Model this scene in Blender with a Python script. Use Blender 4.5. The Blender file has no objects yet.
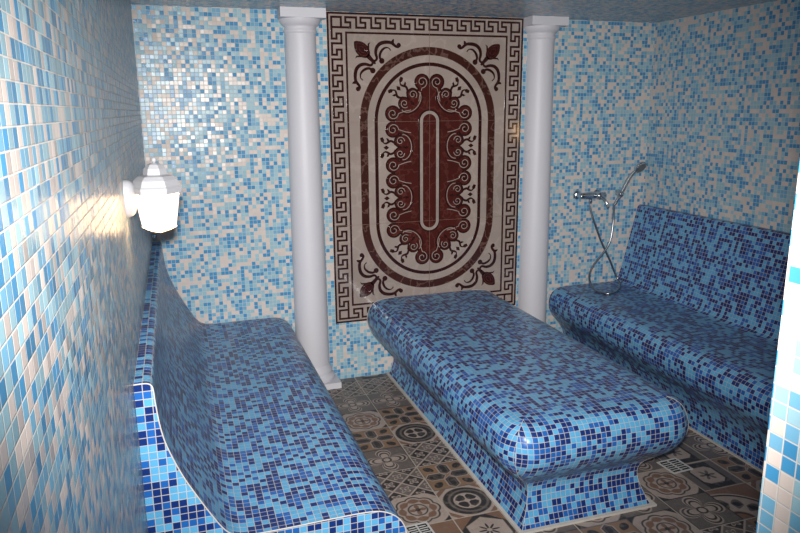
import bpy, math, random
from mathutils import Vector
random.seed(7)
SC = bpy.context.scene
COL = SC.collection
PI = math.pi
PITCH = 0.0216                      # mosaic pitch: 20 mm tile and its joint
XL, XR, ZC = -0.997, 2.147, 2.142   # left wall, right wall, ceiling
YF, XJ = -3.28, -0.161              # room side of the front wall, door reveal

# ------------------------------------------------------------------ shader expressions
def lin(c):
    r = []
    for v in c[:3]:
        v /= 255.0
        r.append(v / 12.92 if v <= 0.04045 else ((v + 0.055) / 1.055) ** 2.4)
    return (r[0], r[1], r[2], 1.0)

TREE = None
def sock(v, node, i):
    if isinstance(v, X): TREE.links.new(v.s, node.inputs[i])
    else: node.inputs[i].default_value = v
class X:
    def __init__(self, s): self.s = s
    def __add__(a, b): return M('ADD', a, b)
    def __radd__(a, b): return M('ADD', b, a)
    def __sub__(a, b): return M('SUBTRACT', a, b)
    def __rsub__(a, b): return M('SUBTRACT', b, a)
    def __mul__(a, b): return M('MULTIPLY', a, b)
    def __rmul__(a, b): return M('MULTIPLY', b, a)
    def __truediv__(a, b): return M('DIVIDE', a, b)
    def __neg__(a): return M('MULTIPLY', a, -1.0)
def M(op, a, b=None, c=None):
    n = TREE.nodes.new('ShaderNodeMath'); n.operation = op
    sock(a, n, 0)
    if b is not None: sock(b, n, 1)
    if c is not None: sock(c, n, 2)
    return X(n.outputs[0])
def fabs(a): return M('ABSOLUTE', a)
def ffloor(a): return M('FLOOR', a)
def ffract(a): return M('FRACT', a)
def fmin(a, b): return M('MINIMUM', a, b)
def fmax(a, b): return M('MAXIMUM', a, b)
def fcos(a): return M('COSINE', a)
def fsin(a): return M('SINE', a)
def fsqrt(a): return M('SQRT', a)
def less(a, b): return M('LESS_THAN', a, b)
def inside(d, w=0.03):              # soft step: 1 where d < 0
    n = TREE.nodes.new('ShaderNodeMapRange'); n.interpolation_type = 'SMOOTHSTEP'
    sock(d, n, 0); n.inputs[1].default_value = -w; n.inputs[2].default_value = w
    n.inputs[3].default_value = 1; n.inputs[4].default_value = 0
    return X(n.outputs[0])
def mix(f, a, b):
    n = TREE.nodes.new('ShaderNodeMix'); n.data_type = 'RGBA'
    sock(f, n, 0)
    for v, i in ((a, 6), (b, 7)):
        if isinstance(v, X): TREE.links.new(v.s, n.inputs[i])
        else: n.inputs[i].default_value = v
    return X(n.outputs[2])
def scale_col(c, f):
    n = TREE.nodes.new('ShaderNodeMix'); n.data_type = 'RGBA'; n.blend_type = 'MULTIPLY'
    n.inputs[0].default_value = 1
    TREE.links.new(c.s, n.inputs[6])
    k = TREE.nodes.new('ShaderNodeCombineColor')
    for i in range(3): TREE.links.new(f.s, k.inputs[i])
    TREE.links.new(k.outputs[0], n.inputs[7])
    return X(n.outputs[2])
def uvxy(name):
    n = TREE.nodes.new('ShaderNodeUVMap'); n.uv_map = name
    s = TREE.nodes.new('ShaderNodeSeparateXYZ'); TREE.links.new(n.outputs[0], s.inputs[0])
    return X(s.outputs[0]), X(s.outputs[1])
def noise(scale, detail=3.0, coord='Object'):
    t = TREE.nodes.new('ShaderNodeTexCoord'); n = TREE.nodes.new('ShaderNodeTexNoise')
    TREE.links.new(t.outputs[coord], n.inputs['Vector'])
    n.inputs['Scale'].default_value = scale; n.inputs['Detail'].default_value = detail
    return X(n.outputs['Fac'])
def new_mat(name):
    global TREE
    m = bpy.data.materials.new(name); m.use_nodes = True
    TREE = m.node_tree
    return m, TREE.nodes['Principled BSDF']
def put(v, b, key):
    if isinstance(v, X): TREE.links.new(v.s, b.inputs[key])
    else: b.inputs[key].default_value = v
def plain(name, rgb, rough=0.4, metal=0.0, vary=0.0, nscale=30.0, spec=0.5):
    m, b = new_mat(name)
    if vary:
        f = noise(nscale) - 0.5
        c = TREE.nodes.new('ShaderNodeRGB'); c.outputs[0].default_value = lin(rgb)
        put(scale_col(X(c.outputs[0]), f * vary + 1.0), b, 'Base Color')
    else: put(lin(rgb), b, 'Base Color')
    b.inputs['Roughness'].default_value = rough; b.inputs['Metallic'].default_value = metal
    b.inputs['Specular IOR Level'].default_value = spec
    return m

def mosaic(name, palette, grout, tilt=0.10, rough=0.28, half=0.455):
    """glass mosaic: one UV unit is one tile"""
    m, b = new_mat(name)
    u, v = uvxy('UVMap')
    wn = TREE.nodes.new('ShaderNodeTexWhiteNoise'); wn.noise_dimensions = '2D'
    cb = TREE.nodes.new('ShaderNodeCombineXYZ')
    TREE.links.new(ffloor(u).s, cb.inputs[0]); TREE.links.new(ffloor(v).s, cb.inputs[1])
    TREE.links.new(cb.outputs[0], wn.inputs['Vector'])
    sp = TREE.nodes.new('ShaderNodeSeparateColor'); TREE.links.new(wn.outputs['Color'], sp.inputs[0])
    rnd = X(wn.outputs['Value']); r1, r2, r3 = (X(sp.outputs[i]) for i in range(3))
    ramp = TREE.nodes.new('ShaderNodeValToRGB'); ramp.color_ramp.interpolation = 'CONSTANT'
    el = ramp.color_ramp.elements; acc = 0.0; tot = sum(w for w, _ in palette)
    for i, (w, c) in enumerate(palette):
        e = el[i] if i < 2 else el.new(acc)
        e.position = acc; e.color = lin(c); acc += w / tot
    TREE.links.new(rnd.s, ramp.inputs[0])
    tile = scale_col(X(ramp.outputs[0]), r1 * 0.26 + 0.87)
    d = fmax(fabs(ffract(u) - 0.5), fabs(ffract(v) - 0.5)) - half
    mask = inside(d, 0.03)
    g = noise(9.0, 4.0)
    gc = TREE.nodes.new('ShaderNodeRGB'); gc.outputs[0].default_value = lin(grout)
    put(mix(mask, scale_col(X(gc.outputs[0]), g * 0.3 + 0.85), tile), b, 'Base Color')
    put(0.75 - mask * (0.75 - rough), b, 'Roughness')
    b.inputs['Specular IOR Level'].default_value = 0.3
    # every tile sits at its own slight tilt
    geo = TREE.nodes.new('ShaderNodeNewGeometry')
    sub = TREE.nodes.new('ShaderNodeVectorMath'); sub.operation = 'SUBTRACT'
    TREE.links.new(wn.outputs['Color'], sub.inputs[0]); sub.inputs[1].default_value = (0.5, 0.5, 0.5)
    sc = TREE.nodes.new('ShaderNodeVectorMath'); sc.operation = 'SCALE'
    TREE.links.new(sub.outputs[0], sc.inputs[0]); sc.inputs['Scale'].default_value = tilt
    ad = TREE.nodes.new('ShaderNodeVectorMath'); ad.operation = 'ADD'
    TREE.links.new(geo.outputs['Normal'], ad.inputs[0]); TREE.links.new(sc.outputs[0], ad.inputs[1])
    nm = TREE.nodes.new('ShaderNodeVectorMath'); nm.operation = 'NORMALIZE'
    TREE.links.new(ad.outputs[0], nm.inputs[0])
    bp = TREE.nodes.new('ShaderNodeBump'); bp.inputs['Strength'].default_value = 0.35
    bp.inputs['Distance'].default_value = 0.0012
    TREE.links.new(mask.s, bp.inputs['Height']); TREE.links.new(nm.outputs[0], bp.inputs['Normal'])
    TREE.links.new(bp.outputs[0], b.inputs['Normal'])
    return m

WALL_PAL = [(.33, (206, 192, 184)), (.30, (142, 178, 190)), (.16, (104, 156, 184)), (.21, (60, 128, 170))]
BENCH_PAL = [(.36, (20, 46, 106)), (.27, (30, 88, 158)), (.37, (80, 148, 188))]
M_WALL = mosaic('pale_blue_and_cream_glass_mosaic', WALL_PAL, (192, 188, 184))
M_BENCH = mosaic('navy_and_sky_blue_glass_mosaic', BENCH_PAL, (172, 168, 164))
M_GROUT = plain('pale_grout', (184, 178, 170), 0.8, vary=0.25)
M_PLASTER = plain('white_painted_plaster', (200, 198, 203), 0.5, vary=0.05, nscale=6)
M_LAMPWHITE = plain('white_enamel', (160, 160, 164), 0.45)
M_CHROME = plain('chrome', (205, 207, 210), 0.12, 1.0)
M_HOSE = plain('steel_hose', (150, 152, 155), 0.28, 1.0)
M_SPRAY = plain('spray_plate', (120, 122, 125), 0.4, 0.6)
M_BLACK = plain('dark_drain_slots', (22, 21, 20), 0.6)
M_DRAIN = plain('brushed_steel', (196, 194, 190), 0.35, 0.15)

def marble(name, base, vein, rough=0.14, amount=0.5, scale=9.0):
    m, b = new_mat(name)
    n1 = noise(scale, 8.0); n2 = noise(scale * 0.45, 6.0)
    vein_m = inside(fabs(n1 - 0.5) - 0.018, 0.018)
    c = mix(vein_m * amount, lin(base), lin(vein))
    put(scale_col(c, n2 * 0.7 + 0.65), b, 'Base Color')
    b.inputs['Roughness'].default_value = rough
    return m
M_CREAM = marble('cream_marble', (150, 136, 128), (172, 158, 150), 0.08, 0.35, 5.0)
M_EMPER = marble('dark_brown_marble', (60, 32, 27), (124, 96, 86), 0.12, 0.45, 12.0)
M_RED = marble('red_brown_marble', (70, 29, 25), (106, 62, 54), 0.12, 0.35, 10.0)
M_DARK = marble('deep_brown_marble', (46, 21, 19), (74, 42, 37), 0.12, 0.25, 12.0)

def glass_lit():
    m, b = new_mat('frosted_lamp_glass')
    put(lin((250, 246, 236)), b, 'Base Color'); b.inputs['Roughness'].default_value = 0.5
    b.inputs['Emission Color'].default_value = (1.0, 0.58, 0.25, 1)
    b.inputs['Emission Strength'].default_value = 8.0
    return m
M_GLASS = glass_lit()

# patchwork floor motifs; each uses p in [-1,1]^2 of its own printed square
LT, DK, TN, GD, MD = (162, 146, 136), (54, 50, 48), (118, 90, 74), (132, 104, 80), (100, 91, 86)
def motif(kind):
    m, b = new_mat('patchwork_floor_tile_' + kind)
    u, v = uvxy('UVMap'); x = u * 2.0 - 1.0; y = v * 2.0 - 1.0
    ax, ay = fabs(x), fabs(y)
    r = fsqrt(x * x + y * y); a = M('ARCTAN2', y, x)
    L, D, T, G, K = (lin(c) for c in (LT, DK, TN, GD, MD))
    hi, lo = fmax(ax, ay), fmin(ax, ay)
    if kind == 'ring_disk':
        c = mix(inside(fabs(ax + ay - 1.62) - 0.13), L, T)
        c = mix(inside(r - 0.93), c, D)
        c = mix(inside(fabs(r - 0.74 - fcos(a) * 0.05) - 0.05), c, K)
        c = mix(inside(r - 0.53), c, L)
        c = mix(inside(r - 0.46), c, D)
        gx = fabs(ffract(x * 2.2 + 0.5) - 0.5); gy = fabs(ffract(y * 2.2 + 0.5) - 0.5)
        c = mix(inside(fmax(gx + gy - 0.34, r - 0.46)), c, L)
        c = mix(inside(fmax(fmin(ax, ay) - 0.03, r - 0.44)), c, L)
    elif kind == 'gold_cross':
        c = mix(inside(hi - 0.94), K, G)
        qx, qy = fabs(ax - 0.62), fabs(ay - 0.62)
        c = mix(inside(fsqrt(qx * qx + qy * qy) - 0.16 - 0.08 * fcos(a * 8.0)), c, D)
        hx = fmax(fabs(lo) - 0.27, fabs(lo) * 0.75 + fabs(hi - 0.52) - 0.46)
        c = mix(inside(hx), c, L)
        c = mix(inside(hx + 0.05), c, D)
        c = mix(inside(fabs(hx + 0.13) - 0.02), c, K)
    elif kind == 'diamond_lattice':
        p, q = (x + y) * 1.0, (x - y) * 1.0
        fp, fq = fabs(ffract(p) - 0.5), fabs(ffract(q) - 0.5)
        ch = M('MODULO', fabs(ffloor(p) + ffloor(q)), 2.0)
        c = mix(ch, D, K)
        c = mix(inside(0.45 - fmax(fp, fq)), c, L)
        rr = fsqrt(fp * fp + fq * fq); aa = M('ARCTAN2', fq, fp)
        c = mix(inside(rr - 0.26 - 0.09 * fcos(aa * 4.0)), c, L)
        c = mix(inside(rr - 0.19 - 0.07 * fcos(aa * 4.0)), c, K)
        c = mix(inside(rr - 0.07), c, L)
    elif kind == 'scallop_medallion':
        sc = r - 0.80 - 0.10 * fabs(fcos(a * 4.0))
        c = mix(inside(hi - 1.0 + 0.06 * r), L, L)
        c = mix(inside(1.18 - r), c, D)
        c = mix(inside(sc), c, D); c = mix(inside(sc + 0.07), c, L)
        pet = fabs(r - 0.60) - 0.12 * fabs(fcos(a * 4.0)) - 0.03
        c = mix(inside(pet), c, T)
        c = mix(inside(fabs(r - 0.36) - 0.03), c, D)
        c = mix(inside(r - 0.33 * fabs(fcos(a * 2.0))), c, T)
        c = mix(inside(r - 0.10), c, D)
    elif kind == 'leaf_flower':
        c = mix(inside(hi - 0.95), D, K)
        pet = r - 0.93 * M('POWER', fabs(fcos(a * 2.0)), 0.45)
        c = mix(inside(pet), c, L); c = mix(inside(fabs(pet + 0.12) - 0.045), c, D)
        c = mix(inside(fabs(pet + 0.32) - 0.05), c, D)
        c = mix(inside(r - 0.22), c, D); c = mix(inside(r - 0.14), c, L)
    elif kind == 'framed_square':
        c = mix(inside(hi - 0.95), L, K)
        c = mix(inside(fmax(ax - 0.62, ay - 0.92)), c, D)
        c = mix(inside(fmax(fmax(ax - 0.52, ay - 0.60), ax + ay - 0.92)), c, L)
        c = mix(inside(r - 0.36 * fabs(fcos(a * 3.0))), c, K)
        c = mix(inside(r - 0.1), c, D)
    elif kind == 'star_hexagon':
        c = mix(inside(hi - 0.97), L, D)
        hx = fmax(ax, ax * 0.5 + ay * 0.866)
        c = mix(inside(hx - 0.72), c, L)
        c = mix(inside(r - 0.10 - 0.30 * M('POWER', fabs(fcos(a * 4.0)), 3.0)), c, D)
        c = mix(inside(r - 0.10), c, L)
        c = mix(inside(fmax(1.20 - ax - ay, hx * -1.0 + 0.78)), c, T)
    else:                             # corner fans
        s = fsqrt((x + 1.0) * (x + 1.0) + (y + 1.0) * (y + 1.0)); b2 = M('ARCTAN2', y + 1.0, x + 1.0)
        c = mix(inside(s - 1.75), T, L)
        c = mix(inside(fabs(s - 1.62) - 0.05), c, D)
        c = mix(inside(fabs(s - 1.05) - 0.40 * fabs(fcos(b2 * 6.0)) + 0.08), c, K)
        c = mix(inside(fabs(s - 1.05) - 0.25 * fabs(fcos(b2 * 6.0)) + 0.10), c, D)
        c = mix(inside(s - 0.55), c, T); c = mix(inside(fabs(s - 0.45) - 0.04), c, D)
    w1 = noise(38.0, 5.0); w2 = noise(5.0, 4.0)
    c = mix(inside(0.60 - w1, 0.08) * 0.35, c, lin((128, 116, 104)))
    c = scale_col(c, w2 * 0.5 + 0.72)
    tu, tv = uvxy('Tile')
    gr = inside(0.494 - fmax(fabs(tu - 0.5), fabs(tv - 0.5)), 0.002)
    c = mix(gr, c, lin((164, 152, 140)))
    put(c, b, 'Base Color'); b.inputs['Roughness'].default_value = 0.42
    return m
KINDS = ['ring_disk', 'gold_cross', 'diamond_lattice', 'scallop_medallion', 'leaf_flower', 'framed_square', 'star_hexagon', 'corner_fan']
M_FLOOR = {k: motif(k) for k in KINDS}

# ------------------------------------------------------------------ mesh builder
ORIGIN = {}
class MB:
    def __init__(self): self.v = []; self.f = []; self.uv = []; self.uv2 = []; self.sm = []; self.mi = []
    def face(self, pts, uvs=None, smooth=False, mi=0, uv2=None):
        i = len(self.v); self.v += [tuple(p) for p in pts]
        self.f.append(tuple(range(i, i + len(pts))))
        self.uv.append(uvs or [(0, 0)] * len(pts)); self.uv2.append(uv2 or [(0, 0)] * len(pts))
        self.sm.append(smooth); self.mi.append(mi)
    def grid(self, rows, uvs=None, smooth=True, close_u=False, mi=0, flip=False):
        """rows: list of equally long point rows, sharing vertices"""
        i0 = len(self.v); n = len(rows[0])
        for r in rows: self.v += [tuple(p) for p in r]
        for a in range(len(rows) - 1):
            for c in range(n if close_u else n - 1):
                d = (c + 1) % n
                q = [(a, c), (a, d), (a + 1, d), (a + 1, c)]
                if flip: q.reverse()
                self.f.append(tuple(i0 + s * n + t for s, t in q))
                self.uv.append([uvs[s][t] for s, t in q] if uvs else [(0, 0)] * 4)
                self.uv2.append([(0, 0)] * 4); self.sm.append(smooth); self.mi.append(mi)
    def box(self, a, b, skip='', ju=0):
        (x0, y0, z0), (x1, y1, z1) = a, b
        P = PITCH
        F = {'-x': [(x0, y1, z0), (x0, y0, z0), (x0, y0, z1), (x0, y1, z1)],
             '+x': [(x1, y0, z0), (x1, y1, z0), (x1, y1, z1), (x1, y0, z1)],
             '-y': [(x0, y0, z0), (x1, y0, z0), (x1, y0, z1), (x0, y0, z1)],
             '+y': [(x1, y1, z0), (x0, y1, z0), (x0, y1, z1), (x1, y1, z1)],
             '-z': [(x0, y1, z0), (x1, y1, z0), (x1, y0, z0), (x0, y0, z0)],
             '+z': [(x0, y0, z1), (x1, y0, z1), (x1, y1, z1), (x0, y1, z1)]}
        for k, pts in F.items():
            if k in skip.split(): continue
            if k[1] == 'x': uv = [(p[1] / P + 300 + ju, p[2] / P) for p in pts]
            elif k[1] == 'y': uv = [(p[0] / P + 700, p[2] / P) for p in pts]
            else: uv = [(p[0] / P + 900, p[1] / P + 400) for p in pts]
            self.face(pts, uv)
    def lathe(self, prof, n=40, a0=0.0, a1=2 * PI, c=(0, 0, 0), smooth=True, rot=None):
        full = abs(a1 - a0 - 2 * PI) < 1e-6
        m = n if full else n + 1
        rows = []
        for r, z in prof:
            row = []
            for k in range(m):
                t = a0 + (a1 - a0) * k / n
                p = Vector((r * math.cos(t), r * math.sin(t), z))
                if rot: p = rot @ p
                row.append(p + Vector(c))
            rows.append(row)
        self.grid(rows, None, smooth, full)
    def tube(self, pts, r, n=10, caps=True):
        pts = [Vector(p) for p in pts]; rows = []
        t0 = (pts[1] - pts[0]).normalized()
        up = Vector((0, 0, 1)) if abs(t0.z) < 0.9 else Vector((1, 0, 0))
        nx = t0.cross(up).normalized()
        for i, p in enumerate(pts):
            t = (pts[min(i + 1, len(pts) - 1)] - pts[max(i - 1, 0)]).normalized()
            nx = (nx - t * nx.dot(t)).normalized(); ny = t.cross(nx)
            rr = r[i] if isinstance(r, (list, tuple)) else r
            rows.append([p + (nx * math.cos(2 * PI * k / n) + ny * math.sin(2 * PI * k / n)) * rr for k in range(n)])
        self.grid(rows, None, True, True)
        if caps:
            self.face(rows[0]); self.face(list(reversed(rows[-1])))
    def build(self, name, mats, parent=None, stuff=False):
        o0 = Vector(ORIGIN.get(parent.name, (0, 0, 0))) if parent else Vector((0, 0, 0))
        me = bpy.data.meshes.new(name)
        me.from_pydata([tuple(Vector(p) - o0) for p in self.v], [], self.f)
        for nm, src in (('UVMap', self.uv), ('Tile', self.uv2)):
            L = me.uv_layers.new(name=nm); k = 0
            for fu in src:
                for t in fu: L.data[k].uv = t; k += 1
        for p, s, i in zip(me.polygons, self.sm, self.mi): p.use_smooth = s; p.material_index = i
        for m in (mats if isinstance(mats, list) else [mats]): me.materials.append(m)
        o = bpy.data.objects.new(name, me); COL.objects.link(o)
        if parent: o.parent = parent; ORIGIN[o.name] = tuple(o0)
        else: ORIGIN[o.name] = (0, 0, 0)
        return o

def thing(name, label, cat, loc, group=None):
    o = bpy.data.objects.new(name, None); COL.objects.link(o)
    o.location = loc; o.empty_display_size = 0.1; ORIGIN[o.name] = tuple(loc)
    o['label'] = label; o['category'] = cat
    if group: o['group'] = group
    return o
def tag(o, label, cat, group=None):
    o['label'] = label; o['category'] = cat
    if group: o['group'] = group
    return o
def struct(o): o['kind'] = 'structure'; return o
def copy_tree(o, loc, rotz, label):
    c = o.copy(); COL.objects.link(c); c.location = loc; c.rotation_euler = (0, 0, rotz); c['label'] = label
    for ch in o.children:
        d = ch.copy(); COL.objects.link(d); d.parent = c
        for g in ch.children:
            e = g.copy(); COL.objects.link(e); e.parent = d
    return c

def spline(pts, sub=6, closed=False):
    out = []; n = len(pts)
    for i in range(n if closed else n - 1):
        g = lambda k: Vector(pts[k % n] if closed else pts[max(0, min(n - 1, k))])
        p0, p1, p2, p3 = g(i - 1), g(i), g(i + 1), g(i + 2)
        for s in range(sub):
            t = s / sub
            out.append(0.5 * ((2 * p1) + (p2 - p0) * t + (2 * p0 - 5 * p1 + 4 * p2 - p3) * t * t + (3 * p1 - p0 - 3 * p2 + p3) * t ** 3))
    if not closed: out.append(Vector(pts[-1]))
    return out
def arclen(pts):
    s = [0.0]
    for a, b in zip(pts, pts[1:]): s.append(s[-1] + (Vector(b) - Vector(a)).length)
    return s

# ------------------------------------------------------------------ the room
YB = -4.7                                     # the passage behind the camera
b = MB(); b.box((XL - 0.1, 0, -0.1), (XR + 0.1, 0.1, ZC + 0.1)); struct(b.build('wall_back', M_WALL))
b = MB(); b.box((XL - 0.1, YB, -0.1), (XL, 0, ZC + 0.1)); struct(b.build('wall_left', M_WALL))
b = MB(); b.box((XR, YF - 0.5, -0.1), (XR + 0.1, 0, ZC + 0.1)); struct(b.build('wall_right', M_WALL))
b = MB(); b.box((XJ, YF - 0.5, 0), (XR, YF, ZC), ju=37); struct(b.build('wall_front', M_WALL))
b = MB(); b.box((XL, YB, ZC), (XR, 0, ZC + 0.1)); struct(b.build('ceiling', M_WALL))

b = MB(); CELL = 0.2205; gx, gy = 0.106, -1.165
LAY = {0: {-4: 'leaf_flower', -3: 'star_hexagon', -2: 'ring_disk', -1: 'gold_cross', 0: 'diamond_lattice', 1: 'ring_disk', 2: 'gold_cross', 3: 'leaf_flower', 4: 'diamond_lattice'},
       -1: {-4: 'gold_cross', -3: 'corner_fan', -2: 'scallop_medallion', -1: 'diamond_lattice', 0: 'leaf_flower', 1: 'gold_cross', 2: 'scallop_medallion', 3: 'leaf_flower', 4: 'diamond_lattice'},
       3: {-4: 'scallop_medallion', -3: 'leaf_flower', -2: 'scallop_medallion'},
       4: {-5: 'diamond_lattice', -4: 'leaf_flower', -3: 'scallop_medallion', -2: 'leaf_flower', -1: 'ring_disk', 0: 'ring_disk'},
       5: {-5: 'gold_cross', -4: 'corner_fan', -3: 'framed_square', -2: 'framed_square', -1: 'gold_cross', 0: 'diamond_lattice'},
       6: {-4: 'ring_disk', -3: 'gold_cross', -2: 'leaf_flower', -1: 'scallop_medallion'}}
i0, i1 = math.floor((XL - gx) / CELL), math.ceil((XR - gx) / CELL)
j0, j1 = math.floor((YB - gy) / CELL), math.ceil((0 - gy) / CELL)
rnd = random.Random(3)
for i in range(i0, i1):
    off = 0.28 * CELL if i >= 4 else 0.0          # the courses right of the table are staggered
    for j in range(j0 - 1, j1):
        k = LAY.get(i, {}).get(j) or rnd.choice(KINDS)
        x0, y0 = gx + i * CELL, gy + j * CELL + off
        if y0 + CELL <= YB or y0 >= 0: continue
        xa, xb, ya, yb = max(x0, XL), min(x0 + CELL, XR), max(y0, YB), min(y0 + CELL, 0)
        q = [(xa, ya), (xb, ya), (xb, yb), (xa, yb)]
        uv = [((x - x0) / CELL, (y - y0) / CELL) for x, y in q]
        tx, ty = gx + 2 * math.floor(i / 2) * CELL, gy + 2 * math.floor(j / 2) * CELL + off
        t = [((x - tx) / (2 * CELL), (y - ty) / (2 * CELL)) for x, y in q]
        b.face([(x, y, 0) for x, y in q], uv, False, KINDS.index(k), t)
b.face([(XL, YB, -0.1), (XL, 0, -0.1), (XR, 0, -0.1), (XR, YB, -0.1)])
for p, q in (((XL, YB), (XR, YB)), ((XR, YB), (XR, 0)), ((XR, 0), (XL, 0)), ((XL, 0), (XL, YB))):
    b.face([(p[0], p[1], -0.1), (q[0], q[1], -0.1), (q[0], q[1], 0), (p[0], p[1], 0)])
struct(b.build('floor', [M_FLOOR[k] for k in KINDS]))

# ------------------------------------------------------------------ benches along the side walls
LPROF = [(0.0, 0.928), (0.030, 0.928), (0.043, 0.921), (0.047, 0.905), (0.049, 0.870), (0.056, 0.800), (0.069, 0.741), (0.098, 0.660), (0.128, 0.597),
         (0.160, 0.535), (0.195, 0.475), (0.222, 0.449), (0.262, 0.438), (0.360, 0.436), (0.500, 0.438), (0.620, 0.437), (0.675, 0.424),
         (0.716, 0.392), (0.736, 0.345), (0.732, 0.298), (0.704, 0.258), (0.660, 0.224), (0.622, 0.180), (0.597, 0.120), (0.590, 0.060), (0.597, 0.0)]
RPROF = [(0.0, 0.974), (0.028, 0.975), (0.042, 0.968), (0.050, 0.950), (0.058, 0.915), (0.092, 0.780), (0.125, 0.640), (0.155, 0.530), (0.172, 0.480),
         (0.196, 0.462), (0.235, 0.457), (0.340, 0.457), (0.460, 0.458), (0.580, 0.456), (0.640, 0.446), (0.680, 0.416), (0.697, 0.368),
         (0.692, 0.310), (0.665, 0.262), (0.620, 0.208), (0.590, 0.160), (0.570, 0.100), (0.567, 0.050), (0.573, 0.0)]
def bench(name, label, xw, sg, prof, y1):
    y0 = -0.001
    root = thing(name, label, 'bench', (xw + sg * 0.3, y1 / 2, 0))
    body = MB()
    pts = spline([(d, z, 0) for d, z in prof], 5)
    s = arclen(pts)
    rows, uvs = [], []
    for y in (y0, y1):
        rows.append([(xw + sg * (p.x + 0.001), y, p.y) for p in pts])
        uvs.append([(y / PITCH + 1000 + 300 * (sg > 0), q / PITCH + 40) for q in s])
    body.grid(rows, uvs, True, flip=(sg > 0))
    for y, rev in ((y1, sg < 0), (y0, sg > 0)):
        cap = [(xw + sg * (p.x + 0.001), y, p.y) for p in pts] + [(xw + sg * 0.001, y, 0)]
        if rev: cap.reverse()
        body.face(cap, [((sg * (p[0] - xw)) / PITCH + 500.0, p[2] / PITCH + 0.03) for p in cap])
    body.build('mosaic_body', M_BENCH, root)
    for y, lab in ((y1 - 0.0005, None), (y0 - 0.003, None)):
        g = MB(); path = [(xw + sg * (p.x + 0.001), y, p.y) for p in pts]
        g.tube(path, 0.0020, 6); g.build('grout_edge', M_GROUT, root)
    g = MB(); xb = xw + sg * (prof[-1][0] + 0.001)
    g.box((min(xb, xb + sg * 0.013), y1, 0), (max(xb, xb + sg * 0.013), y0, 0.007)); g.build('grout_skirting', M_GROUT, root)
    return root
bench('heated_bench', 'blue mosaic bench along the left wall, beneath the lit white lantern', XL, 1, LPROF, -2.113)
bench('heated_bench', 'blue mosaic bench along the right wall, with the shower hose lying on its seat', XR, -1, RPROF, -2.113)

# ------------------------------------------------------------------ the slab table in the middle
TP = [(0.0, 0.0), (-0.016, 0.035), (-0.028, 0.070), (-0.032, 0.105), (-0.020, 0.142), (0.006, 0.172), (0.049, 0.208), (0.088, 0.252), (0.114, 0.300),
      (0.131, 0.355), (0.126, 0.410), (0.104, 0.452), (0.070, 0.478), (0.020, 0.489), (-0.04, 0.492)]
TX0, TX1, TY = 0.326, 0.925, -1.775
root = thing('massage_table', 'large free-standing blue mosaic massage table in the middle of the floor', 'massage table', ((TX0 + TX1) / 2, TY / 2, 0))
TN_ = [(0.0, 0.0), (-0.018, 0.038), (-0.034, 0.080), (-0.044, 0.122), (-0.042, 0.162), (-0.022, 0.198), (0.024, 0.236), (0.070, 0.274), (0.102, 0.314),
       (0.120, 0.360), (0.116, 0.410), (0.098, 0.452), (0.067, 0.478), (0.020, 0.489), (-0.04, 0.492)]     # the near end is a little slimmer
tp = spline([(o, z, 0) for o, z in TP], 5); ts = arclen(tp); tn = spline([(o, z, 0) for o, z in TN_], 5)
body = MB(); ye = -0.0125
NA = 8
def corner_rows(cx, sg):
    """side wall up to the middle of the rounded corner, and the end wall from there to the middle of the table"""
    side, end = [], []
    for p, f in zip(tn, tp):
        r = max(0.003, 1.1 * p.x + 0.004)
        ox, oy = cx + sg * (p.x - r), TY - p.x + r
        arc = lambda t: (ox + sg * r * math.cos(t), oy - r * math.sin(t), p.y)
        side.append([(cx + sg * f.x, ye, f.y)] + [arc(PI / 4 * k / NA) for k in range(NA + 1)])
        end.append([arc(PI / 4 + PI / 4 * k / NA) for k in range(NA + 1)] + [((TX0 + TX1) / 2, TY - p.x, p.y)])
    return side, end
for cx, sg, u0 in ((TX0, -1, 2000), (TX1, 1, 2500)):
    side, end = corner_rows(cx, sg)
    su = [[((ye - q) / PITCH + u0, t / PITCH) for q in arclen(r)] for r, t in zip(side, ts)]
    eu = [[(-sg * (-q) / PITCH + 3000, t / PITCH) for q in [x - arclen(r)[-1] for x in arclen(r)]] for r, t in zip(end, ts)]
    body.grid(side, su, True, flip=(sg < 0) ^ True); body.grid(end, eu, True, flip=(sg < 0) ^ True)
    g = MB(); g.tube([r[-1] for r in side][:-6], 0.0012, 6); g.build('grout_seam', M_GROUT, root)
e = tp[-1]; xa, xb, yn, zt = TX0 - e.x, TX1 + e.x, TY - e.x, e.y
top = [(xa, yn, zt), (xb, yn, zt), (xb, ye, zt), (xa, ye, zt)]
body.face(top, [(p[1] / PITCH + 2000, (p[0] - xa + ts[-1]) / PITCH) for p in top], True)
endp = [(TX0 - p.x, ye, p.y) for p in tp] + [(TX1 + p.x, ye, p.y) for p in reversed(tp)]
body.face(endp, [(p[0] / PITCH + 3500, p[2] / PITCH) for p in endp])
body.build('mosaic_body', M_BENCH, root)
g = MB(); w = 0.016
g.box((TX0 - w, TY - w, 0), (TX0, ye, 0.009)); g.box((TX1, TY - w, 0), (TX1 + w, ye, 0.009)); g.box((TX0, TY - w, 0), (TX1, TY, 0.009))
g.build('grout_skirting', M_GROUT, root)
for c, sg in ((TX0, -1), (TX1, 1)):
    g = MB(); g.tube([(c + sg * p.x, ye - 0.001, p.y) for p in tp], 0.0022, 6); g.build('grout_edge', M_GROUT, root)

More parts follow.
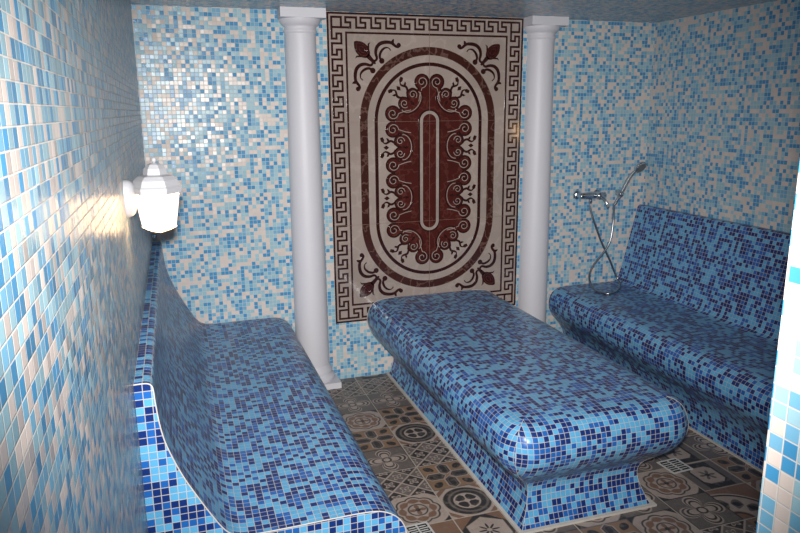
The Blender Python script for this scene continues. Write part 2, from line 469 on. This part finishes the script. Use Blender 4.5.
# ------------------------------------------------------------------ half columns against the back wall
def half_box(mb, w, d, z0, z1): mb.box((-w, -d, z0), (w, -0.0005, z1))
def column(x, label):
    root = thing('half_column', label, 'column', (x, 0, 0), 'half columns either side of the marble panel')
    ORIGIN[root.name] = (0, 0, 0)
    a0, a1 = PI, 2 * PI
    m = MB(); half_box(m, 0.141, 0.139, 0, 0.036); m.build('plinth', M_PLASTER, root)
    m = MB(); m.lathe([(0.128, 0.036), (0.131, 0.044), (0.131, 0.054), (0.127, 0.062), (0.117, 0.068), (0.114, 0.080), (0.116, 0.088), (0.113, 0.096), (0.105, 0.112), (0.1005, 0.13)], 36, a0, a1)
    m.build('base_moulding', M_PLASTER, root)
    m = MB(); m.lathe([(0.1005, 0.13)] + [(0.0995 - 0.0145 * (k / 12) ** 1.5, 0.13 + (2.015 - 0.13) * k / 12) for k in range(1, 13)], 36, a0, a1)
    m.build('shaft', M_PLASTER, root)
    m = MB(); m.lathe([(0.085, 2.015), (0.087, 2.020), (0.092, 2.024), (0.092, 2.034), (0.088, 2.039), (0.088, 2.052), (0.092, 2.056), (0.098, 2.060), (0.107, 2.070), (0.113, 2.082), (0.115, 2.092)], 36, a0, a1)
    m.build('capital_moulding', M_PLASTER, root)
    m = MB(); half_box(m, 0.121, 0.119, 2.092, ZC - 0.0005); m.build('abacus', M_PLASTER, root)
    return root
c1 = column(-0.147, 'white half column left of the marble panel, beside the left bench')
copy_tree(c1, (1.321, 0, 0), 0, 'white half column right of the marble panel, beside the shower tap')

# ------------------------------------------------------------------ inlaid marble panel
G0 = 0.3607
SLAB = 0.008; VS = 0.988
panel = thing('marble_panel', 'brown and cream inlaid marble panel with Greek key border on the back wall', 'wall panel', (0.6, -SLAB / 2, G0))
def pan(u, v, layer): return (u, -(SLAB + 0.0005 * layer), G0 + v * VS)
def poly(mb, pts, layer):
    """flat inlay piece, counter-clockwise outline, with its edge down to the slab"""
    a = sum(p[0] * q[1] - q[0] * p[1] for p, q in zip(pts, list(pts[1:]) + [pts[0]]))
    if a < 0: pts = list(reversed(pts))
    layer += 0.04 * (len(mb.f) % 23) / 23.0 * 5
    mb.face([pan(u, v, layer) for u, v in pts])
    for p, q in zip(pts, list(pts[1:]) + [pts[0]]):
        mb.face([pan(*q, layer), pan(*p, layer), pan(*p, 0), pan(*q, 0)])
def rect(mb, u0, v0, u1, v1, layer): poly(mb, [(u0, v0), (u1, v0), (u1, v1), (u0, v1)], layer)
def disc(mb, c, r, layer, n=28): poly(mb, [(c[0] + r * math.cos(2 * PI * k / n), c[1] + r * math.sin(2 * PI * k / n)) for k in range(n)], layer)
def ribbon(mb, pts, w, layer):
    n = len(pts); Lp, Rp = [], []
    for i in range(n):
        p, q = pts[max(0, i - 1)], pts[min(n - 1, i + 1)]
        dx, dy = q[0] - p[0], q[1] - p[1]; d = math.hypot(dx, dy) or 1
        ww = (w(i / (n - 1)) if callable(w) else w) / 2
        Lp.append((pts[i][0] - dy / d * ww, pts[i][1] + dx / d * ww)); Rp.append((pts[i][0] + dy / d * ww, pts[i][1] - dx / d * ww))
    for i in range(n - 1): poly(mb, [Lp[i], Rp[i], Rp[i + 1], Lp[i + 1]], layer)
def stadium(r, n=40):
    out = [(0.6 + r * math.cos(PI * k / n), 1.2 + r * math.sin(PI * k / n)) for k in range(n + 1)]
    return out + [(0.6 + r * math.cos(PI + PI * k / n), 0.6 + r * math.sin(PI + PI * k / n)) for k in range(n + 1)]
def stadium_ring(mb, ro, ri, layer):
    A, B = stadium(ro), stadium(ri); n = len(A)
    for i in range(n):
        j = (i + 1) % n; poly(mb, [A[i], A[j], B[j], B[i]], layer)
def frame(mb, o, w, layer):
    rect(mb, o, o, 1.2 - o, o + w, layer); rect(mb, o, 1.8 - o - w, 1.2 - o, 1.8 - o, layer)
    rect(mb, o, o + w, o + w, 1.8 - o - w, layer); rect(mb, 1.2 - o - w, o + w, 1.2 - o, 1.8 - o - w, layer)

for ix in range(2):
    for iy in range(3):
        m = MB(); m.box((ix * 0.6 + 0.0007, -SLAB, G0 + (iy * 0.6 + 0.0007) * VS), (ix * 0.6 + 0.5993, -0.0005, G0 + (iy * 0.6 + 0.5993) * VS))
        m.build('marble_slab', M_CREAM, panel)
m = MB(); frame(m, 0.0, 0.011, 1); m.build('outer_border', M_DARK, panel)
m = MB(); frame(m, 0.1025, 0.011, 1); m.build('inner_border', M_DARK, panel)
# Greek key, one running line on each side
IN, OUT, W = 0.0805, 0.0265, 0.0118
def key(mb, start, d, nrm, length, n):
    P = length / n
    pt = lambda t, s: (start[0] + d[0] * t + nrm[0] * s, start[1] + d[1] * t + nrm[1] * s)
    h = IN - OUT; x = 0.0; path = [(0, 0)]
    for k in range(n):
        t = k * P
        path += [(t + 0.61 * P, 0), (t + 0.61 * P, h * 0.5), (t + 0.29 * P, h * 0.5), (t + 0.29 * P, h), (t + P, h), (t + P, 0)]
    for a, b_ in zip(path, path[1:]):
        t0, t1 = sorted((a[0], b_[0])); s0, s1 = sorted((a[1], b_[1])); q = W / 2
        poly(mb, [pt(t0 - q, s0 - q), pt(t1 + q, s0 - q), pt(t1 + q, s1 + q), pt(t0 - q, s1 + q)], 1)
m = MB()
key(m, (IN, 1.8 - IN), (1, 0), (0, 1), 1.2 - 2 * IN, 12); key(m, (1.2 - IN, 1.8 - IN), (0, -1), (1, 0), 1.8 - 2 * IN, 19)
key(m, (1.2 - IN, IN), (-1, 0), (0, -1), 1.2 - 2 * IN, 12); key(m, (IN, IN), (0, 1), (-1, 0), 1.8 - 2 * IN, 19)
for cx in (0.0535, 1.1465):
    for cy in (0.0535, 1.7465):
        r, q = 0.027, W / 2
        rect(m, cx - r - q, cy - r - q, cx + r + q, cy - r + q, 1); rect(m, cx - r - q, cy + r - q, cx + r + q, cy + r + q, 1)
        rect(m, cx - r - q, cy - r, cx - r + q, cy + r, 1); rect(m, cx + r - q, cy - r, cx + r + q, cy + r, 1)
m.build('greek_key_border', M_DARK, panel)
m = MB(); stadium_ring(m, 0.424, 0.378, 1); m.build('oval_band', M_EMPER, panel)
m = MB(); stadium_ring(m, 0.337, 0.317, 1); m.build('oval_line', M_DARK, panel)

# scrollwork medallion, laid out around the stadium line
def frm(kind, val):                     # local (radial, tangential) -> panel
    if kind == 's':
        side, vc = val; return lambda r, t: (0.6 + side * r, vc + t)
    ang, vc = val; ca, sa = math.cos(ang), math.sin(ang)
    return lambda r, t: (0.6 + r * ca - t * sa, vc + r * sa + t * ca)
BIG, SMALL = [], []
for sd in (-1, 1):
    for vc in (0.6, 0.9, 1.2): BIG.append(frm('s', (sd, vc)))
    for vc in (0.75, 1.05): SMALL.append(frm('s', (sd, vc)))
BIG += [frm('a', (PI / 2, 1.2)), frm('a', (-PI / 2, 0.6))]
for a_, vc in ((PI / 4, 1.2), (3 * PI / 4, 1.2), (-PI / 4, 0.6), (-3 * PI / 4, 0.6)): SMALL.append(frm('a', (a_, vc)))
def spiral(F, c, r0, r1, a0, turns, hand, n=26):
    out = []
    for k in range(n + 1):
        t = k / n; r = r0 + (r1 - r0) * t; a = a0 + hand * turns * 2 * PI * t
        out.append(F(c[0] + r * math.cos(a), c[1] + r * math.sin(a)))
    return out
for nm, gap, layer, mat in (('medallion_outline', 0.0, 1, M_DARK), ('medallion_field', 0.0105, 2, M_RED)):
    m = MB(); poly(m, stadium(0.185 - gap), layer)
    for F in BIG:
        for s in (-1, 1):
            disc(m, F(0.226, s * 0.046), 0.0475 - gap, layer)
        poly(m, [F(0.165, -0.085 + gap), F(0.212, -0.062 + gap), F(0.212, 0.062 - gap), F(0.165, 0.085 - gap)], layer)
    for F in SMALL:
        for s in (-1, 1): disc(m, F(0.182, s * 0.036), 0.0395 - gap, layer)
    m.build(nm, mat, panel)
m = MB(); d_ = MB()
for F in BIG:
    for s in (-1, 1):
        sp = spiral(F, (0.226, s * 0.046), 0.034, 0.006, PI if s > 0 else PI, 1.35, s)
        ribbon(m, [F(0.115, s * 0.066), F(0.150, s * 0.060), F(0.175, s * 0.052)] + sp, 0.0042, 3)
        ribbon(d_, spiral(F, (0.226, s * 0.046), 0.0265, 0.004, PI, 1.2, s), 0.0095, 3)
        disc(d_, F(0.226, s * 0.046), 0.008, 3, 14)
for F in SMALL:
    for s in (-1, 1):
        ribbon(m, spiral(F, (0.182, s * 0.036), 0.0265, 0.005, PI, 1.3, -s), 0.0038, 3)
        ribbon(d_, spiral(F, (0.182, s * 0.036), 0.0195, 0.003, PI, 1.1, -s), 0.008, 3)
    arc = [F(0.165 + 0.052 * math.cos(PI + (k / 16 - 0.5) * 3.3), 0.074 * math.sin(PI + (k / 16 - 0.5) * 3.3)) for k in range(17)]
    ribbon(m, arc, 0.0042, 3)
    arc = [F(0.165 + 0.062 * math.cos(PI + (k / 16 - 0.5) * 3.2), 0.085 * math.sin(PI + (k / 16 - 0.5) * 3.2)) for k in range(17)]
    ribbon(d_, arc, 0.007, 3)
    poly(d_, [F(0.128, 0), F(0.148, -0.009), F(0.172, 0), F(0.148, 0.009)], 3)
m.build('scroll_lines', M_CREAM, panel); d_.build('scroll_dark_inlay', M_DARK, panel)  # cream lines, and dark marble spirals and bands of the inlay pattern
m = MB(); poly(m, stadium(0.069), 4); m.build('slot_outline', M_DARK, panel)
m = MB(); stadium_ring(m, 0.060, 0.042, 5); m.build('slot_ring', M_CREAM, panel)
m = MB(); poly(m, stadium(0.041), 5); m.build('slot_field', M_RED, panel)
for F in SMALL:                         # dark sprigs in the hollows
    m = MB()
    poly(m, [F(0.286, 0), F(0.268, -0.013), F(0.250, 0), F(0.268, 0.013)], 1)
    for s in (-1, 1):
        c = spline([(0.212, s * 0.014, 0), (0.222, s * 0.030, 0), (0.242, s * 0.038, 0), (0.258, s * 0.030, 0), (0.272, s * 0.024, 0), (0.288, s * 0.032, 0), (0.296, s * 0.048, 0)], 5)
        ribbon(m, [F(p.x, p.y) for p in c], lambda t: 0.006 + 0.008 * math.sin(PI * min(1, t + 0.15)), 1)
        poly(m, [F(0.284, s * 0.026), F(0.300, s * 0.036), F(0.306, s * 0.056), F(0.290, s * 0.062), F(0.280, s * 0.046)], 1)
        poly(m, [F(0.246, s * 0.034), F(0.262, s * 0.038), F(0.268, s * 0.056), F(0.254, s * 0.052)], 1)
    m.build('sprig', M_DARK, panel)
# corner flowers: drawn for the top left corner, as distances from the left and top edges
def flower(mx, my):
    T = lambda p: (1.2 - p[0] if mx else p[0], p[1] if my else 1.8 - p[1])
    m = MB()
    bud = spline([(0.154, 0.154, 0), (0.178, 0.152, 0), (0.208, 0.160, 0), (0.234, 0.184, 0), (0.244, 0.216, 0), (0.236, 0.236, 0), (0.216, 0.244, 0), (0.184, 0.234, 0), (0.160, 0.208, 0), (0.152, 0.178, 0)], 4, True)
    poly(m, [T((p.x, p.y)) for p in bud], 1)
    rb = lambda pts, w: ribbon(m, [T((p.x, p.y)) for p in spline([(x, y, 0) for x, y in pts], 6)], w, 1)
    rb([(0.225, 0.225), (0.255, 0.255), (0.275, 0.275)], lambda t: 0.03 - 0.02 * t)
    for sw in (0, 1):
        S = (lambda p: (p[1], p[0])) if sw else (lambda p: p)
        rb([S(p) for p in [(0.250, 0.262), (0.272, 0.258), (0.283, 0.244), (0.277, 0.215), (0.283, 0.185), (0.305, 0.163), (0.338, 0.155), (0.370, 0.158), (0.395, 0.176), (0.410, 0.180), (0.420, 0.166)]],
           lambda t: 0.016 - 0.004 * math.cos(2 * PI * t))
        rb([S(p) for p in [(0.310, 0.258), (0.300, 0.235), (0.308, 0.208), (0.328, 0.188), (0.352, 0.186), (0.366, 0.200)]], lambda t: 0.006 + 0.009 * math.sin(PI * min(1, t + .2)))
        disc(m, T(S((0.312, 0.258))), 0.016, 1, 16); disc(m, T(S((0.414, 0.170))), 0.013, 1, 16)
        poly(m, [T(S(p)) for p in ((0.362, 0.160), (0.376, 0.140), (0.386, 0.136), (0.386, 0.165))], 1)
        poly(m, [T(S(p)) for p in ((0.228, 0.190), (0.232, 0.164), (0.248, 0.156), (0.240, 0.168), (0.240, 0.196))], 1)
    o = m.build('corner_flower', M_DARK, panel)
    q = MB()
    for k in (0.72, 0.36):
        ring = [(0.198 + (p.x - 0.198) * k, 0.198 + (p.y - 0.198) * k) for p in bud] ; ring.append(ring[0])
        ribbon(q, [T(p) for p in ring], 0.0045, 2)
    q.build('petal_lines', M_RED, o)
for mx in (0, 1):
    for my in (0, 1): flower(mx, my)
m = MB()
rect(m, 0.012, 0.5994, 1.188, 0.6006, 6); rect(m, 0.012, 1.1994, 1.188, 1.2006, 6); rect(m, 0.5995, 0.012, 0.6005, 1.788, 6)
m.build('tile_joint', plain('fine_joint', (128, 104, 92), 0.6), panel)

# ------------------------------------------------------------------ wall lanterns
def lantern(loc, label):
    root = thing('wall_lantern', label, 'wall lamp', loc, 'white wall lanterns')
    ORIGIN[root.name] = (0, 0, 0)           # built round the wall point, then moved
    n, off = 6, math.radians(-6)
    cx = 0.098                              # body axis away from the wall
    def hexa(mb, prof, smooth=False, cap0=False, cap1=False):
        rows = [[(cx + r * math.cos(off + 2 * PI * k / n), r * math.sin(off + 2 * PI * k / n), z) for k in range(n)] for r, z in prof]
        for a in range(len(rows) - 1):
            for k in range(n):
                j = (k + 1) % n; mb.face([rows[a][k], rows[a][j], rows[a + 1][j], rows[a + 1][k]])
        if cap0: mb.face(list(reversed(rows[0])))
        if cap1: mb.face(rows[-1])
    m = MB()                                # domed oblong back plate
    out = [(0.044 * math.copysign(abs(math.cos(t)) ** 0.6, math.cos(t)), 0.060 * math.copysign(abs(math.sin(t)) ** 0.75, math.sin(t))) for t in [2 * PI * k / 40 for k in range(40)]]
    rows = [[(x, p[0] * s, p[1] * s) for p in out] for x, s in ((0.0005, 1.0), (0.012, 1.0), (0.022, 0.93), (0.030, 0.78), (0.034, 0.45), (0.035, 0.02))]
    m.grid(rows, None, True, True, flip=True); m.build('back_plate', M_LAMPWHITE, root)
    m = MB(); m.tube([(0.028, 0, 0.022), (0.05, 0, 0.030), (0.07, 0, 0.033), (0.085, 0, 0.033)], [0.017, 0.014, 0.014, 0.016], 14)
    m.build('arm', M_LAMPWHITE, root)
    m = MB(); hexa(m, [(0.072, 0.012), (0.078, 0.014), (0.080, 0.032), (0.075, 0.037), (0.067, 0.056), (0.054, 0.068), (0.036, 0.072)], cap0=True)
    hexa(m, [(0.036, 0.072), (0.038, 0.074), (0.034, 0.092), (0.023, 0.105), (0.010, 0.110)], cap1=True)
    m.build('roof', M_LAMPWHITE, root)
    m = MB(); m.lathe([(0.0001, 0.108), (0.004, 0.109), (0.005, 0.113), (0.0085, 0.117), (0.008, 0.123), (0.004, 0.127), (0.0001, 0.128)], 16, c=(cx, 0, 0)); m.build('finial', M_LAMPWHITE, root)
    m = MB(); hexa(m, [(0.0512, -0.095), (0.069, 0.0118)], cap0=True, cap1=True); m.build('glass_shade', M_GLASS, root)
    for k in range(n):                      # slim bars at the corners
        a = off + 2 * PI * k / n; m = MB()
        m.tube([(cx + 0.0522 * math.cos(a), 0.0522 * math.sin(a), -0.095), (cx + 0.070 * math.cos(a), 0.070 * math.sin(a), 0.0125)], 0.0022, 6)
        m.build('corner_bar', M_LAMPWHITE, root)
    m = MB(); hexa(m, [(0.008, -0.116), (0.036, -0.108), (0.054, -0.0985), (0.055, -0.0945)], cap0=True, cap1=True); m.build('bottom_tray', M_GLASS, root)
    return root
LS = 0.91      # the lantern is a small one
l1 = lantern((XL, -1.75, 1.367), 'lit white wall lantern on the left wall above the bench')
l1.scale = (LS, LS, LS)
copy_tree(l1, (XR, -1.68, 1.465), PI, 'lit white wall lantern above the right bench, mirrored in the panel edge')

# ------------------------------------------------------------------ shower: mixer tap, holder, hand shower, hose
from mathutils import Matrix
RY = Matrix.Rotation(PI / 2, 3, 'X')      # lathe axis z -> -y
tap = thing('mixer_tap', 'chrome wall mixer tap on the back wall beside the right column', 'tap', (1.70, 0, 1.05))
for x in (1.628, 1.778):
    m = MB(); m.lathe([(0.031, 0.0005), (0.031, 0.004), (0.027, 0.010), (0.016, 0.016), (0.013, 0.018), (0.013, 0.05)], 24, c=(x, 0, 1.062), rot=RY)
    m.build('wall_flange', M_CHROME, tap)
m = MB(); m.tube([(1.608, -0.062, 1.062), (1.612, -0.062, 1.062), (1.640, -0.062, 1.062), (1.680, -0.062, 1.062), (1.730, -0.062, 1.062), (1.765, -0.062, 1.062), (1.795, -0.062, 1.062), (1.800, -0.062, 1.062)],
                 [0.014, 0.020, 0.021, 0.024, 0.024, 0.021, 0.020, 0.014], 20); m.build('tap_body', M_CHROME, tap)
m = MB(); m.lathe([(0.020, 0.078), (0.024, 0.086), (0.024, 0.108), (0.018, 0.116), (0.0001, 0.118)], 24, c=(1.735, 0, 1.062), rot=RY)
m.build('cartridge_cap', M_CHROME, tap)
m = MB(); m.tube([(1.735, -0.112, 1.060), (1.748, -0.135, 1.040), (1.762, -0.150, 1.005), (1.766, -0.155, 0.990)], [0.009, 0.010, 0.0125, 0.008], 12); m.build('lever_handle', M_CHROME, tap)
m = MB(); m.tube([(1.690, -0.064, 1.042), (1.690, -0.064, 1.020), (1.690, -0.064, 1.012)], [0.012, 0.012, 0.009], 14); m.build('hose_outlet', M_CHROME, tap)

hold = thing('shower_holder', 'chrome hand shower holder on the back wall, right of the mixer tap', 'holder', (1.95, 0, 1.06))
m = MB(); m.lathe([(0.021, 0.0005), (0.021, 0.008), (0.015, 0.016), (0.012, 0.040)], 20, c=(1.935, 0, 1.065), rot=RY); m.build('wall_mount', M_CHROME, hold)
# clip ring, open at the front, round the handle
hx = Vector((1.921, -0.058, 1.060)); ax_ = Vector((0.17, -0.02, 0.28)).normalized()
m = MB(); nx = ax_.cross(Vector((0, 1, 0))).normalized(); ny = ax_.cross(nx)
rows = []
for rr, hh in ((0.0155, -0.014), (0.0195, -0.014), (0.0195, 0.014), (0.0155, 0.014), (0.0155, -0.014)):
    rows.append([hx + ax_ * hh + (nx * math.cos(t) + ny * math.sin(t)) * rr for t in [2 * PI * k / 24 for k in range(24)]])
m.grid(rows, None, True, True); m.build('clip', M_CHROME, hold)

hs = thing('hand_shower', 'chrome hand shower in its holder near the right corner of the back wall', 'hand shower', (1.90, -0.06, 1.0))
ctr = spline([(1.880, -0.055, 0.992), (1.900, -0.057, 1.025), (1.921, -0.058, 1.060), (1.945, -0.062, 1.110), (1.968, -0.068, 1.160), (1.990, -0.078, 1.195), (2.012, -0.090, 1.218)], 4)
rad = [0.0095 + 0.0045 * math.sin(PI * k / (len(ctr) - 1)) for k in range(len(ctr))]
m = MB(); m.tube(ctr, rad, 14); m.build('handle', M_CHROME, hs)
hc = Vector((2.030, -0.096, 1.236)); hn = Vector((0.22, -0.78, -0.58)).normalized()
Q = hn.to_track_quat('Z', 'Y').to_matrix()
m = MB(); m.lathe([(0.0001, -0.026), (0.020, -0.023), (0.037, -0.011), (0.044, 0.002), (0.043, 0.010), (0.036, 0.012)], 28, c=hc, rot=Q); m.build('shower_head', M_CHROME, hs)
m = MB(); m.lathe([(0.0365, 0.0115), (0.033, 0.014), (0.0001, 0.0145)], 28, c=hc, rot=Q); m.build('spray_plate', M_SPRAY, hs)

hp = [(1.690, -0.064, 1.0105), (1.692, -0.066, 0.975), (1.715, -0.075, 0.900), (1.768, -0.085, 0.772), (1.812, -0.085, 0.692), (1.852, -0.085, 0.622), (1.885, -0.085, 0.555),
      (1.910, -0.095, 0.500), (1.905, -0.130, 0.470), (1.868, -0.185, 0.4655), (1.815, -0.238, 0.4655), (1.765, -0.285, 0.4655), (1.712, -0.305, 0.4655), (1.675, -0.270, 0.4655), (1.664, -0.205, 0.470),
      (1.672, -0.135, 0.505), (1.685, -0.105, 0.550), (1.722, -0.095, 0.610), (1.799, -0.098, 0.700), (1.836, -0.098, 0.772), (1.858, -0.085, 0.890), (1.872, -0.062, 0.965), (1.880, -0.055, 0.992)]
m = MB(); m.tube(spline(hp, 8), 0.0068, 10)
tag(m.build('shower_hose', M_HOSE), 'steel shower hose crossing itself and looping on the right bench seat', 'hose')

# ------------------------------------------------------------------ floor drains
def drain(cx, cy, w, label, rot):
    root = thing('floor_drain', label, 'drain', (cx, cy, 0)); root.rotation_euler = (0, 0, rot)
    ORIGIN[root.name] = (0, 0, 0); h = w / 2
    m = MB(); t = 0.008
    m.box((-h, -h, 0.0003), (h, -h + t, 0.0035)); m.box((-h, h - t, 0.0003), (h, h, 0.0035)); m.box((-h, -h + t, 0.0003), (-h + t, h - t, 0.0035)); m.box((h - t, -h + t, 0.0003), (h, h - t, 0.0035))
    m.build('frame', M_DRAIN, root)
    m = MB(); m.box((-h + t, -h + t, 0.0003), (h - t, h - t, 0.0015)); m.build('slots', M_BLACK, root)
    m = MB(); k = 6; span = w - 2 * t
    for q in range(1, k):
        y = -h + t + span * q / k
        for x0, x1 in ((-h + t, -0.006), (0.006, h - t)):
            s = 0.006 if q % 2 else 0.0
            m.box((x0 + (s if x0 < 0 else 0), y - 0.0022, 0.0015), (x1 - (s if x0 > 0 else 0), y + 0.0022, 0.003))
    m.box((-0.004, -h + t, 0.0015), (0.004, h - t, 0.003)); m.build('grate', M_DRAIN, root)
    return root
drain(1.234, -1.542, 0.112, 'square steel floor drain between the table end and right bench', 0.06)
drain(-0.048, -1.640, 0.100, 'square steel floor drain beside the left bench near the bottom edge', 0.05)

# ------------------------------------------------------------------ camera, flash, world
cam = bpy.data.cameras.new('camera'); co = bpy.data.objects.new('camera', cam); COL.objects.link(co)
F = Vector((0.3006, 0.9277, -0.2211)); yaw, pitch, roll = 0.313268, 0.222963, -0.009370
fw = Vector((math.sin(yaw) * math.cos(pitch), math.cos(yaw) * math.cos(pitch), -math.sin(pitch)))
rt = Vector((math.cos(yaw), -math.sin(yaw), 0)); up = rt.cross(fw)
r2 = rt * math.cos(roll) + up * math.sin(roll); u2 = up * math.cos(roll) - rt * math.sin(roll)
Cc = Vector((-0.853, -3.9045, 1.6102))
def mat4(pos): 
    return Matrix(((r2.x, u2.x, -fw.x, pos.x), (r2.y, u2.y, -fw.y, pos.y), (r2.z, u2.z, -fw.z, pos.z), (0, 0, 0, 1)))
co.matrix_world = mat4(Cc)
cam.sensor_fit = 'HORIZONTAL'; cam.sensor_width = 36.0; cam.lens = 36.0 * 688.92 / 800.0; cam.clip_start = 0.02
SC.camera = co
fl = bpy.data.lights.new('camera_flash', 'SPOT'); fl.energy = 580.0; fl.color = (1.0, 0.98, 0.955)
fl.spot_size = math.radians(79); fl.spot_blend = 1.0; fl.shadow_soft_size = 0.03
fo = bpy.data.objects.new('camera_flash', fl); COL.objects.link(fo); fo.matrix_world = mat4(Cc + u2 * 0.085)
w = bpy.data.worlds.new('world'); SC.world = w; w.use_nodes = True
w.node_tree.nodes['Background'].inputs[0].default_value = (0.9, 0.95, 1.0, 1); w.node_tree.nodes['Background'].inputs[1].default_value = 0.015
vs = SC.view_settings; vs.view_transform = 'Standard'; vs.look = 'None'; vs.gamma = 1.0; vs.exposure = 0.0; vs.use_curve_mapping = False
